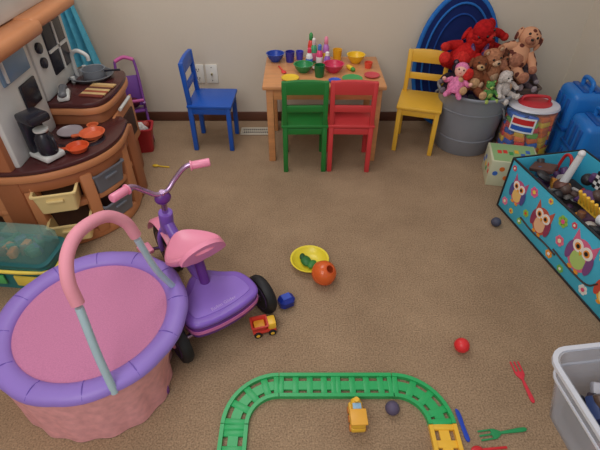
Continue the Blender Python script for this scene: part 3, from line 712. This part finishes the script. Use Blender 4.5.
def plush(name, loc, s_, col, belly, rot=(0, 0, 0), ears='round', muz=None, m=None):
    b = B(name, loc, rot=tuple(math.radians(a) for a in rot), sc=s_); m = m or P(col); mb = P(belly); mz = P(muz or belly)
    b.lathe([(0, -.05), (.03, -.048), (.048, -.03), (.054, 0), (.048, .03), (.034, .052), (.024, .062), (0, .064)], m, sy=.85)
    b.sph((0, -.018, -.002), (.036, .032, .04), mb)
    b.sph((0, 0, .092), (.045, .042, .041), m)
    b.sph((0, -.036, .082), (.022, .018, .016), mz); b.sph((0, -.053, .088), (.007, .005, .005), eye)
    for q in (-1, 1):
        b.sph((q*.018, -.036, .103), .0055, eye)
        if ears == 'round': b.sph((q*.036, 0, .128), (.017, .009, .017), m); b.sph((q*.036, -.006, .128), (.010, .006, .010), mb)
        elif ears == 'long': b.sph((q*.028, .004, .155), (.012, .008, .038), m, rot=(0, q*14, 0)); b.sph((q*.028, -.002, .155), (.007, .005, .028), mb, rot=(0, q*14, 0))
        else: b.sph((q*.047, 0, .085), (.010, .018, .028), m)
        b.tube([(q*.036, -.005, .04), (q*.066, -.02, .018), (q*.078, -.045, -.002)], [.020, .015], m); b.sph((q*.079, -.048, -.004), .017, mb)
        b.tube([(q*.026, -.01, -.032), (q*.042, -.05, -.044), (q*.052, -.085, -.046)], [.024, .019], m); b.sph((q*.054, -.092, -.042), (.020, .014, .023), mb)
    b.tube([(0, .045, -.03), (0, .065, -.025)], [.014, .010], m)
    b.done()
plush('plush_bear', (.86, 2.40, .48), 1.35, (190, 34, 34), (206, 50, 46), (-30, 25, -30), 'flop')
plush('plush_bear', (.975, 2.47, .54), 1.25, (176, 28, 32), (196, 50, 46), (20, -35, 30), 'flop')
plush('plush_bear', (.99, 2.31, .44), 1.05, (176, 120, 90), (206, 170, 140), (10, -12, 15))
plush('plush_dog', (.90, 2.27, .42), .95, (130, 76, 52), (200, 160, 120), (-5, 10, -10), 'flop')
plush('plush_lamb', (1.055, 2.25, .385), .75, (205, 195, 190), (216, 208, 204), (5, -10, 30), 'flop')
plush('plush_rabbit', (.935, 2.38, .36), 1.1, (90, 64, 110), (130, 100, 140), (0, 0, 0), 'long')
plush('plush_bear', (1.08, 2.40, .42), 1.0, (104, 62, 46), (150, 100, 74), (0, -15, 20))
plush('plush_cat', (.815, 2.34, .385), .8, (60, 50, 60), (120, 110, 120), (0, 15, -10))
plush('plush_frog', (.97, 2.21, .372), .5, (90, 150, 80), (180, 200, 110), (0, 0, 10))
b = B('baby_doll', (.81, 2.25, .40), rot=(math.radians(-20), math.radians(5), math.radians(-25))); sk_ = mat((232, 176, 160), .5); dp = P((226, 130, 176))
b.lathe([(0, -.04), (.04, -.035), (.045, 0), (.03, .035), (.014, .045), (0, .046)], dp)
b.sph((0, 0, .075), (.033, .032, .035), sk_); b.sph((0, .006, .085), (.036, .034, .033), dp); b.sph((0, -.033, .072), (.005, .005, .004), sk_)
for q in (-1, 1):
    b.sph((q*.012, -.030, .080), .004, eye); b.tube([(q*.03, 0, .03), (q*.055, -.02, .015), (q*.065, -.04, .02)], [.013, .010], dp); b.sph((q*.067, -.044, .022), .010, sk_)
    b.tube([(q*.02, 0, -.03), (q*.03, -.04, -.045), (q*.035, -.07, -.05)], [.017, .012], dp)
b.box((0, -.031, .062), (.012, .003, .003), mat((200, 80, 90), .5), bev=.001); b.done()
gf = mat((206, 150, 116), .9, 'patch', col2=(96, 44, 34), scale=32)
plush('plush_giraffe', (1.14, 2.40, .49), 1.25, (206, 150, 116), (176, 120, 96), (-10, 24, -15), 'flop', m=gf)
plush('plush_puppy', (1.215, 2.40, .385), .8, (96, 84, 92), (170, 160, 165), (0, 10, 10), 'flop')
b = B('toy_basket', (1.235, 2.46, 0)); b.bin((0, 0, 0), .13, .2, .15, .24, .345, mat((100, 84, 76), .7), r=.03); b.box((0, 0, .2), (.11, .18, .26), mat((130, 110, 96), .9), bev=.02); b.done()

b = B('folded_play_tent', (.89, 2.595, .385), rot=(math.radians(-4), 0, 0))
navy = mat((24, 40, 96), .6, 'cloth'); sky = mat((44, 110, 190), .5, 'cloth')
MT = Matrix.Rotation(math.radians(90), 4, 'X')
b.prism(ell(0, 0, .225, .37, 48), -.012, .012, navy, MT, bev=.006)
b.tube([(.225*math.cos(a), 0, .37*math.sin(a)) for a in [2*math.pi*i/48 for i in range(48)]], .014, sky, n=1, closed=True)
b.tube([(.185*math.cos(a), -.014, .325*math.sin(a)) for a in [2*math.pi*i/48 for i in range(48)]], .006, sky, n=1, closed=True)
b.tube([(.140*math.cos(a), -.014, .27*math.sin(a)) for a in [2*math.pi*i/48 for i in range(48)]], .005, mat((34, 74, 150), .5, 'cloth'), n=1, closed=True)
b.tube([(-.185, -.014, .02), (-.06, -.016, .10), (.06, -.016, .16), (.14, -.014, .22)], .005, sky)
b.done()

# ---------------------------------------------------------------- light
w = bpy.data.worlds.new('daylight'); scene.world = w; w.use_nodes = True
w.node_tree.nodes['Background'].inputs[0].default_value = (.88, .90, .96, 1); w.node_tree.nodes['Background'].inputs[1].default_value = .53
def area(name, loc, tgt, size, e, col):
    l = bpy.data.lights.new(name, 'AREA'); l.energy = e; l.size = size; l.color = col; l.shape = 'SQUARE'
    o = bpy.data.objects.new(name, l); scene.collection.objects.link(o); o.location = loc
    o.rotation_euler = (Vector(tgt)-Vector(loc)).to_track_quat('-Z', 'Y').to_euler()
area('window_light', (-.9, -.5, 2.2), (-.3, 2.2, .3), 1.6, 31, (1, .95, .88))
area('ceiling_light', (-.5, 1.9, 2.35), (-.5, 2.0, 0), .9, 12, (1, .96, .92))

cam = bpy.data.cameras.new('camera'); cam.sensor_width = 36; cam.lens = 27; cam.clip_start = .02
co = bpy.data.objects.new('camera', cam); scene.collection.objects.link(co)
co.location = (0, 0, 1.346); co.rotation_euler = (math.radians(50), 0, 0); scene.camera = co
